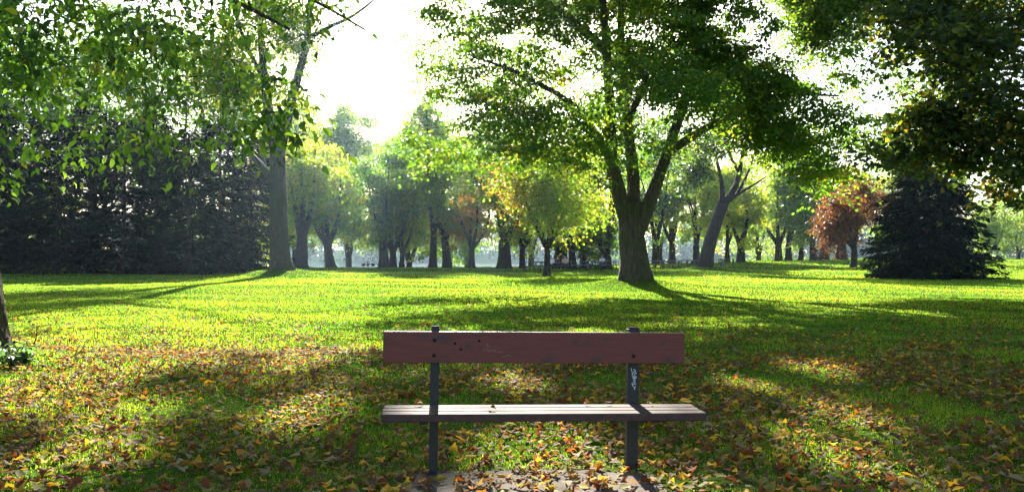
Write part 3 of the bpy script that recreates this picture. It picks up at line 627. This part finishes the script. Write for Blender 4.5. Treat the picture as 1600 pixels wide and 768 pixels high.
def strokes(name, lines, org, zs, v, wdt, parent, mat=None):
    mb = MB()
    for ln in lines:
        p = [on_bench(org[0] + x / zs, org[1] + y / zs, v) for x, y in ln]; p = [np.array(q) for q in p]
        for a, b_ in zip(p[:-1], p[1:]):
            L = np.linalg.norm(b_ - a); ang = math.atan2(b_[2] - a[2], b_[0] - a[0]); c_, s_ = math.cos(ang), math.sin(ang)
            mb.box((a + b_) / 2, (L + wdt * .7, .0012, wdt), np.array([[c_, 0, -s_], [0, 1, 0], [s_, 0, c_]]))
    return mb.build(name, mat or M['chalk'], parent)
strokes('scratched_graffiti', [[(790, 152), (802, 150), (796, 160), (825, 163)], [(776, 186), (782, 200)], [(797, 178), (803, 204)], [(806, 190), (810, 204)], [(826, 186), (832, 204)], [(846, 190), (852, 205), (862, 196)],
                     [(870, 205), (885, 209), (915, 212)], [(908, 242), (930, 236), (944, 228), (970, 233)], [(815, 206), (822, 198)]], (590, 505), 4.654, .0338, .0016, back, M['scratch'])
tagp = [[(632, 325), (640, 352), (644, 368)], [(650, 334), (662, 334), (664, 346), (650, 350), (648, 360), (664, 366), (668, 352), (654, 344)], [(638, 368), (650, 384), (662, 366), (672, 362)],
        [(640, 384), (652, 392), (668, 380), (672, 392), (650, 400), (660, 388)], [(644, 396), (656, 402), (668, 400)], [(648, 410), (656, 414)], [(660, 408), (666, 416)], [(646, 424), (658, 420), (664, 430), (650, 438), (668, 440)], [(638, 440), (652, 460), (660, 478), (662, 450)], [(640, 430), (646, 446)]]
for o in bench.children:
    if o.name.startswith('post') and o.data.vertices[0].co.x > 0 : strokes('graffiti', tagp, (850, 505), 4.654, -.0095, .0028, o)

# concrete pad, broken edged
r = rng_(7); mb = MB(); ang = np.linspace(0, 2 * math.pi, 49)[:-1]
q = np.stack([np.sign(np.cos(ang)) * np.abs(np.cos(ang)) ** .35 * .74 + .12, np.sign(np.sin(ang)) * np.abs(np.sin(ang)) ** .35 * .44 + 4.40], -1) + r.normal(0, .03, (48, 2))
vt = [(x, y, .012) for x, y in q] + [(x, y, -.08) for x, y in q]
mb.add(vt, [list(range(48))] + [(i, i + 48, (i + 1) % 48 + 48, (i + 1) % 48) for i in range(48)])
tag(mb.build('concrete_pad', M['concrete']), kind='structure')
def pad(x, y): return (np.abs(x - .12) < .74) & (np.abs(y - 4.40) < .43)

# ------------------------------------------------------------------ grass
r = rng_(50)
def blades(d0, d1, n, hgt, wid, half=.80):
    u = r.random(n); d = d0 * (d1 / d0) ** u; x = r.uniform(-half, half, n) * (d + 1.0)
    return x, d, hgt * r.uniform(.5, 1.35, n), np.broadcast_to(wid, (n,)) * (d / d0)
T_BLADE = (np.array([[0, .5, 0], [0, -.5, 0], [.55, .36, .10], [.55, -.36, .10], [1, 0, .36]]), [(0, 1, 3, 2), (2, 3, 4)])
XS = []; YS = []; HS = []; WS = []
for (d0, d1, n, h_, w_) in ((3.3, 5.2, 75000, .029, .0036), (5.2, 9, 150000, .030, .0048), (9, 18, 150000, .036, .0075), (18, 36, 140000, .036, .012), (36, 72, 110000, .055, .028), (72, 112, 40000, .075, .07)):
    x, y, h, wd = blades(d0, d1, n, h_, w_); XS.append(x); YS.append(y); HS.append(h); WS.append(wd)
x = np.concatenate(XS); y = np.concatenate(YS); h = np.concatenate(HS); wd = np.concatenate(WS)
gpat = Field(61, .9, 2); gtone = Field(62, 3.5, 2)
p2 = np.stack([x, y], -1); keep = (r.random(len(x)) > worn(x, y) * 1.05) & ~(pad(x, y) & (r.random(len(x)) < .95)) & ((y > 16) | (r.random(len(x)) < .85 + .15 * gpat(p2)))
for (tx, ty, tr) in ((at(992, 440, 34.7)[0], 34.7, 1.15), (at(437, 428, 53)[0], 53, 1.05), (at(1103, 424, 66)[0], 66, .8), (-6.52, 9.9, .28)):
    keep &= np.hypot(x - tx, y - ty) > tr
x, y, h, wd, p2 = x[keep], y[keep], h[keep], wd[keep], p2[keep]; n = len(x)
h = h * np.clip(1 + .25 * gpat(p2) * (y < 20), .55, 1.6)
az = r.uniform(0, 6.28, n); lean = np.abs(r.normal(0, .42, n))
axis = np.stack([np.cos(az) * lean, np.sin(az) * lean, np.ones(n)], -1); nn = np.stack([np.cos(az + r.normal(0, .5, n)), np.sin(az), np.full(n, -.2)], -1)
tn = np.clip(.5 + .28 * gtone(p2) + r.normal(0, .22, n) * np.where(y < 9, 1, .5), 0, 1)[:, None]
cols = np.array([.042, .100, .008]) * (1 - tn) + np.array([.085, .135, .010]) * tn
cols = cols * np.where(y < 9, 1, 1.22)[:, None]  # farther blades painted brighter, in place of stronger sunlight on the lawn
dry = r.random(n) < np.where(y < 9, .06, .015); cols[dry] = np.array([.19, .15, .07]) * r.uniform(.7, 1.2, (dry.sum(), 1))
go_ = scatter('lawn_grass', np.stack([x, y, ground_z(x, y) - .006], -1), axis, nn, np.stack([h, wd, h], -1), cols, T_BLADE, M['blade'])
tag(go_, 'short green park grass growing over the whole lawn', 'grass', kind='stuff')

# ------------------------------------------------------------------ fallen leaves
LC = {'yellow': (.46, .29, .025), 'orange': (.30, .13, .02), 'rust brown': (.15, .055, .02), 'dull brown': (.11, .068, .032), 'pale tan': (.25, .19, .10), 'olive green': (.17, .16, .035)}
def curled(tmpl, k, r):
    v = tmpl[0].copy(); v[:, 0] -= .5
    bend = r.uniform(.4, 1.2); v[:, 2] += bend * v[:, 0] ** 2 * r.choice([-1, 1, 1]) + r.uniform(.1, .7) * v[:, 1] ** 2 * 2
    v[:, 1] *= r.uniform(.8, 1.1) if len(v) > 16 else r.uniform(1.0, 1.75); v[:, 2] += .06 * np.sin(v[:, 0] * 9 + k) * np.abs(v[:, 1])
    return v, tmpl[1]
r = rng_(81)
shapes = [curled(T_MAPLE, k, r) for k in range(2)] + [curled(T_OVAL, k, r) for k in range(6)]
dens_f = Field(82, 1.3, 2); dens_g = Field(83, .45, 2)
def leaf_density(x, y):
    p = np.stack([x, y], -1)
    dn = .80 + .34 * dens_f(p) + .16 * dens_g(p) + .75 * worn(x, y) + .5 * np.exp(-(((x - .3) / 1.4) ** 2 + ((y - 4.8) / .5) ** 2))
    fall = np.exp(-np.maximum(y - 9.0, 0) / 2.1) + .012
    return np.clip(dn * fall, .012, 1.1)
def cand(d0, d1, n, half):
    d = np.sqrt(r.uniform(d0 * d0, d1 * d1, n)); return r.uniform(-half, half, n) * (d + .6), d
x1, y1 = cand(3.4, 30, 230000, .78); k_ = r.random(len(x1)) < leaf_density(x1, y1) * np.where(y1 < 14, 1.0, .8)
x1, y1 = x1[k_], y1[k_]
near = (y1 > 4.33) & (y1 < 5.75) & (np.abs(x1) < y1 * .655)
xn, yn = x1[near], y1[near]; o_ = np.argsort(yn)[:300]; far_mask = np.ones(len(x1), bool); ids = np.where(near)[0][o_]; far_mask[ids] = False
print('fallen leaves', len(x1), 'near', near.sum(), 'to', yn[o_].max())
names = list(LC); wts = np.array([1.8, 1.0, 2.8, 4.2, 1.7, 3.4]); wts /= wts.sum()
def posed(n, r):
    az = r.uniform(0, 6.28, n); ax = np.stack([np.cos(az), np.sin(az), r.normal(0, .16, n)], -1)
    nn = np.stack([r.normal(0, .24, n), r.normal(0, .24, n), np.where(r.random(n) < .5, 1, -1)], -1); return ax, nn
xf, yf = x1[far_mask], y1[far_mask]; n = len(xf); ax, nn = posed(n, r); si = r.integers(0, 8, n); ci = r.choice(6, n, p=wts)
# leaf colours vary in tone at random all over the lawn
colf = np.array([LC[k] for k in names])[ci] * r.uniform(.65, 1.25, (n, 1)); size = r.uniform(.030, .085, n) * np.where(yf > 14, 1.15, 1)
zf = ground_z(xf, yf) + np.where(pad(xf, yf), .028, r.uniform(.024, .05, n))
parts = []
for k in range(8):
    q = si == k; parts.append(scatter('fallen_leaves', np.stack([xf, yf, zf], -1)[q], ax[q], nn[q], size[q], colf[q], shapes[k], M['litter']))
# join the eight leaf shapes into the one mass
import bmesh
bm = bmesh.new()
for o in parts: bm.from_mesh(o.data)
me = bpy.data.meshes.new('fallen_leaves'); bm.to_mesh(me); bm.free(); me.materials.append(M['litter'])
for o in parts: d_ = o.data; bpy.data.objects.remove(o); bpy.data.meshes.remove(d_)
fo = bpy.data.objects.new('fallen_leaves', me); C.objects.link(fo)
tag(fo, 'carpet of brown, yellow and orange leaves fallen over the lawn beyond the bench', 'leaves', kind='stuff')
# the nearest three hundred, each by itself
protos = {}
def leaf_proto(k, cn):
    if (k, cn) not in protos:
        o = scatter('fallen_leaf', [[0, 0, 0]], [[1, 0, 0]], [[0, 0, 1]], [1.0], [LC[cn]], shapes[k], M['litter']); protos[(k, cn)] = o.data; bpy.data.objects.remove(o)
    return protos[(k, cn)]
for i in ids:
    k = int(r.integers(0, 8)); cn = names[r.choice(6, p=wts)]; x, y = float(x1[i]), float(y1[i])
    o = bpy.data.objects.new('fallen_leaf', leaf_proto(k, cn)); C.objects.link(o)
    onpad = bool(pad(x, y)); s = r.uniform(.035, .092); up = 0 if r.random() < .5 else math.pi
    o.location = (x, y, (.036 if onpad else gz(x, y) + r.uniform(.028, .05))); o.rotation_euler = (up + r.normal(0, .2), r.normal(0, .2), r.uniform(0, 6.28)); o.scale = (s, s, s)
    where = 'on the concrete pad' if onpad else 'on the grass left of the bench' if x < -.8 else 'on the grass right of the bench' if x > 1.15 else 'on the grass under the bench'
    tag(o, f'{cn} {"lobed" if k < 2 else "oval"} leaf fallen {where}', 'leaf', 'leaves fallen round the bench')
# leaves lying on the seat
for (px, py, v, k, cn, s, lab) in ((1072, 633, .05, 5, 'yellow', .075, 'bright yellow leaf lying on the right end of the bench seat'), (770, 640, .20, 0, 'dull brown', .05, 'small curled brown leaf lying near the middle of the bench seat'),
                                  (918, 632, .04, 1, 'orange', .045, 'small orange brown leaf at the back edge of the seat, left of the right post'), (950, 631, .03, 2, 'rust brown', .05, 'crumpled rust brown leaf at the back of the seat close to the right post'),
                                  (655, 630, .03, 6, 'orange', .06, 'orange leaf at the back of the seat left of the left post'), (1015, 634, .06, 3, 'pale tan', .04, 'pale dry leaf on the seat right of the right post')):
    c = BM @ Vector((on_bench(px, py, v).x, -v, .4235 + s * .10)); o = bpy.data.objects.new('leaf_on_seat', leaf_proto(k, cn)); C.objects.link(o)
    o.location = c; o.rotation_euler = (.35, ROLL, r.uniform(-.6, .6)); o.location.z += .012; o.scale = (s, s, s * .7); tag(o, lab, 'leaf')

# ------------------------------------------------------------------ fallen twigs and weeds by the near tree
def twig(name, pts, r0, sub, label):
    root = empty(name, pts[0], label, 'twig'); o = np.array(pts[0]); mb = MB(); p, rd = chain([np.array(q) - o for q in pts], r0, r0 * .35, 9); mb.tube(p, rd, 6); mb.build('stem', M['bark_dark'], root, True)
    for s in sub: mb = MB(); p, rd = chain([np.array(q) - o for q in s], r0 * .6, r0 * .2, 7); mb.tube(p, rd, 5); mb.build('side_shoot', M['bark_dark'], root, True)
def G(px, d, up=0): x = (px - 800) / F * d; return (x, d, gz(x, d) + up)
twig('fallen_twig', [G(92, 9.62, .03), G(108, 9.6, .04), G(118, 9.62, .07), G(134, 9.7, .12)], .009, [[G(118, 9.62, .07), G(121, 9.7, .16), G(115, 9.75, .24)], [G(124, 9.65, .09), G(132, 9.6, .20), G(138, 9.6, .24)]], 'bare forked dark twig lying on the grass right of the mossy trunk')
twig('broken_branch', [G(22, 10.6, .10), G(34, 10.6, .06), G(46, 10.62, .03), G(55, 10.7, .05)], .02, [[G(52, 10.65, .05), G(57, 10.7, .16), G(58, 10.7, .34)]], 'thicker broken branch with an upright shoot beside the mossy trunk')
r = rng_(91); n = 420; q_ = r.uniform(0, 6.28, n); q = np.stack([-6.1 + .5 * np.cos(q_) * r.random(n) ** .5, 9.35 + .45 * np.sin(q_) * r.random(n) ** .5], -1); zz = ground_z(q[:, 0], q[:, 1]) + r.uniform(.01, .12, n)
we = scatter('weed_plant', np.stack([q[:, 0], q[:, 1], zz], -1), r.normal(size=(n, 3)) + [0, 0, .3], r.normal(0, .4, (n, 3)) + [0, 0, 1], r.uniform(.08, .13, n), pick(r, [((.03, .055, .03), 3), ((.05, .08, .03), 2)], n), T_OVAL, M['leaf'])
tag(we, 'low patch of dark leafy weeds at the foot of the mossy trunk', 'weeds')

# ------------------------------------------------------------------ picnic tables
M['table'] = plain('weathered grey table wood', (.13, .11, .095), .75, .25, .3, 9)
M['tleg'] = plain('dark table legs', (.05, .05, .05), .6, .3, .2, 12)
def picnic(loc, rz, label, group):
    t = empty('picnic_table', loc, label, 'picnic table', group, rz)
    mb = MB()
    for k in range(5): mb.box((0, -.30 + .15 * k, .755), (1.9, .138, .04), bev=.004)
    mb.build('tabletop', M['table'], t)
    for s in (-1, 1):
        mb = MB()
        for k in (0, 1): mb.box((0, s * (.62 + .14 * k), .44), (1.9, .13, .04), bev=.004)
        mb.build('seat', M['table'], t)
    for s in (-1, 1):
        mb = MB(); mb.tube([(s * .65, -.62, 0), (s * .65, -.2, .735)], [.045, .045], 4); mb.tube([(s * .70, .62, 0), (s * .70, .2, .735)], [.045, .045], 4)
        mb.box((s * .60, 0, .40), (.04, 1.45, .07)); mb.box((s * .60, 0, .70), (.04, .7, .07)); mb.build('leg_frame', M['tleg'], t)
    return t
tables = [  # (px, distance, turn)
 (832, 67, .05), (871, 66.5, -.04), (904, 68.5, .08), (928, 70, -.1), (958, 69, .06), (846, 71, 1.2), (888, 72, .3), (914, 73.5, 1.4), (942, 73, -.25), (972, 72, .1), (930, 66.8, 1.35),
 (1022, 70, .05), (1048, 71.5, -.1), (1074, 72.5, .12), (1034, 75, .9), (1062, 76, -.3), (1086, 76, 1.3), (1118, 77, .03), (1135, 80, -.1), (1012, 74, -.2)]
tl = ['picnic table at the left end of the row, before the vase shaped tree', 'picnic table with people sitting round it', 'picnic table right of the picnickers, in front of the leaning fork', 'picnic table in the middle of the left group of tables',
      'picnic table by the short V forked trunk left of the big maple', 'end-on picnic table behind the left end of the row', 'picnic table behind the picnickers', 'end-on picnic table behind the thin trunk with the low branch',
      'slanted picnic table behind the V forked trunk', 'picnic table partly hidden by the big maple trunk', 'end-on picnic table nearest the short V forked trunk',
      'picnic table just right of the big maple trunk', 'picnic table second right of the big maple trunk', 'picnic table just left of the leaning trunk', 'turned picnic table behind those right of the big maple',
      'slanted picnic table in the middle of the right group, in shade', 'end-on picnic table behind the leaning trunk', 'picnic table just right of the leaning trunk', 'picnic table at the right end of all the tables', 'farther picnic table half hidden by the right side of the big maple trunk']
proto = None
for (px, d, rz), lab in zip(tables, tl):
    x = (px - 800) / F * d; loc = (x, d, gz(x, d))
    if proto is None: proto = picnic(loc, rz, lab, 'picnic tables under the trees')
    else:
        t_ = copy_tree(proto); t_.location = loc; t_.rotation_euler = (0, 0, rz); t_['label'] = lab

# ------------------------------------------------------------------ people at a table, geese on the brow
def skin(name, verts, edges, rads, mat, parent, sub=1):
    me = bpy.data.meshes.new(name + '_base'); me.from_pydata(verts, edges, []); o = bpy.data.objects.new(name + '_base', me); C.objects.link(o)
    md = o.modifiers.new('s', 'SKIN'); md.use_smooth_shade = True
    for i, q in enumerate(rads): me.skin_vertices[0].data[i].radius = (q, q) if np.isscalar(q) else q
    me.skin_vertices[0].data[0].use_root = True
    sb = o.modifiers.new('u', 'SUBSURF'); sb.levels = sub; sb.render_levels = sub
    dg = bpy.context.evaluated_depsgraph_get(); nm = bpy.data.meshes.new_from_object(o.evaluated_get(dg)); nm.name = name
    bpy.data.objects.remove(o); bpy.data.meshes.remove(me)
    nm.materials.clear(); nm.materials.append(mat); q = bpy.data.objects.new(name, nm); C.objects.link(q); q.parent = parent; return q
M['skin'] = plain('skin', (.42, .25, .18), .6, .3, .1, 20, bump=0); M['hair'] = plain('dark hair', (.03, .02, .015), .6, .3, .2, 40)
M['trousers'] = plain('dark trousers', (.03, .035, .055), .85, .2, .2, 30)
def seated(loc, rz, top, label):
    """sitting, facing local +Y, forearms on the table; seat at 0.46"""
    p = empty('person', loc, label, 'person', None, rz)
    S_ = .48
    v = [(0, 0, S_ + .10), (0, .02, S_ + .32), (0, .05, S_ + .52), (0, .07, S_ + .60), (0, .10, S_ + .70), (0, .12, S_ + .80)]
    e = [(0, 1), (1, 2), (2, 3), (3, 4), (4, 5)]; rd = [(.16, .12), (.15, .11), (.17, .10), .055, .085, .075]
    for s in (-1, 1):
        i = len(v); v += [(s * .19, .05, S_ + .50), (s * .24, .10, S_ + .24), (s * .14, .36, S_ + .32), (s * .10, .46, S_ + .33)]; e += [(2, i), (i, i + 1), (i + 1, i + 2), (i + 2, i + 3)]; rd += [.065, .05, .038, (.035, .025)]
        i = len(v); v += [(s * .11, .05, S_ + .06), (s * .13, .44, S_ + .05), (s * .13, .42, .10), (s * .13, .54, .045)]; e += [(0, i), (i, i + 1), (i + 1, i + 2), (i + 2, i + 3)]; rd += [.095, .07, .05, (.045, .035)]
    skin('body', v, e, rd, M['skin'], p)
    v = [(0, 0, S_ + .10), (0, .02, S_ + .32), (0, .05, S_ + .50)]; e = [(0, 1), (1, 2)]; rd = [(.175, .135), (.165, .125), (.18, .11)]
    for s in (-1, 1): i = len(v); v += [(s * .19, .05, S_ + .50), (s * .24, .10, S_ + .24), (s * .15, .33, S_ + .315)]; e += [(2, i), (i, i + 1), (i + 1, i + 2)]; rd += [.078, .063, .05]
    skin('shirt', v, e, rd, top, p)
    v = [(0, 0, S_ + .08)]; e = []; rd = [(.17, .13)]
    for s in (-1, 1): i = len(v); v += [(s * .11, .06, S_ + .06), (s * .13, .44, S_ + .05), (s * .13, .42, .12)]; e += [(0, i), (i, i + 1), (i + 1, i + 2)]; rd += [.108, .082, .062]
    skin('trousers', v, e, rd, M['trousers'], p)
    skin('hair', [(0, .075, S_ + .74), (0, .085, S_ + .82)], [(0, 1)], [.085, .082], M['hair'], p)
cl = [('white', (.75, .75, .76)), ('dark', (.06, .03, .03)), ('pink', (.55, .33, .34)), ('white', (.7, .7, .7))]
CM = [plain(f'{n_} shirt {i}', c_, .85, .2, .1, 30) for i, (n_, c_) in enumerate(cl)]
T1 = at(871, 0, 66.5)[0]
def G2(x, y): return (x, y, gz(x, y))
seated(G2(T1 - .55, 66.5 - .72), 0, CM[0], 'person in a white shirt sitting at the near left side of the table')
seated(G2(T1 + .05, 66.5 + .72), math.pi, CM[1], 'person in dark clothes sitting on the far side of the table')
seated(G2(T1 + .60, 66.5 - .72), 0, CM[2], 'person in a pink shirt sitting at the near right side of the table')
T5 = at(941, 0, 73)[0]
seated(G2(T5 - .1, 73 - .76), -.25, CM[3], 'person in white sitting alone near the V forked trunk')

M['goose'] = plain('dark goose feathers', (.06, .05, .042), .8, .2, .3, 20); M['gneck'] = plain('black goose neck', (.012, .012, .012), .7, .2, .2, 20); M['gchest'] = plain('pale goose breast', (.35, .32, .27), .8, .2, .2, 20)
def goose(px, d, rz, up, label):
    x = (px - 800) / F * d; g = empty('goose', (x, d, gz(x, d)), label, 'goose', 'geese on the brow of the lawn', rz)
    hz = .72 if up else .22; hx = .34 if up else .52
    v = [(0, 0, .33), (-.22, 0, .32), (-.42, 0, .34), (.18, 0, .36), (.28, 0, .46), (hx - .02, 0, hz), (hx + .07, 0, hz), (hx + .14, 0, hz - .02)]
    e = [(0, 1), (1, 2), (0, 3), (3, 4), (4, 5), (5, 6), (6, 7)]; rd = [.15, .12, .03, .12, .05, .04, .045, .016]
    for s in (-1, 1):
        i = len(v); v += [(.02, s * .07, .2), (.02, s * .07, .02), (.10, s * .08, .012)]; e += [(0, i), (i, i + 1), (i + 1, i + 2)]; rd += [.03, .018, .018]
    b_ = skin('body', v, e, rd, M['goose'], g); b_.data.materials.append(M['gneck'])
    for p_ in b_.data.polygons:
        if p_.center.x > .25 and p_.center.z > .42 or p_.center.z < .2 or p_.center.x > .38: p_.material_index = 1
    mb = MB()
    for s in (-1, 1):
        pts = [(.10, s * .125, .38), (-.1, s * .155, .36), (-.32, s * .09, .36), (-.48, s * .03, .37)]; mb.tube(spline(pts, 7), [.03, .06, .07, .065, .05, .035, .01], 7)
    mb.build('wings', M['goose'], g, True)
for px, d, rz, up, lab in ((568, 86, 1.3, 0, 'feeding goose at the left end of the flock'), (575, 86, 1.9, 1, 'upright goose second from the left in the flock'), (583, 86.5, 4.5, 0, 'feeding goose in the middle of the flock'),
                           (592, 86, 4.9, 1, 'upright goose beside the widest trunk of the three trunk clump'), (631, 86, 1.8, 1, 'lone upright goose right of the three trunk clump')):
    goose(px, d, rz, up, lab)

# ------------------------------------------------------------------ haze
m = bpy.data.materials.new('haze'); m.use_nodes = True; t = m.node_tree
for n_ in list(t.nodes): t.nodes.remove(n_)
out = N(t, 'ShaderNodeOutputMaterial'); pv = N(t, 'ShaderNodeVolumePrincipled')
pv.inputs['Color'].default_value = (.55, .77, 1.0, 1); pv.inputs['Density'].default_value = HAZE; pv.inputs['Anisotropy'].default_value = .78
t.links.new(pv.outputs[0], out.inputs['Volume'])
mb = MB(); mb.box((0, 285, 15.5), (740, 730, 45)); hz = mb.build('haze', m); tag(hz, kind='stuff')
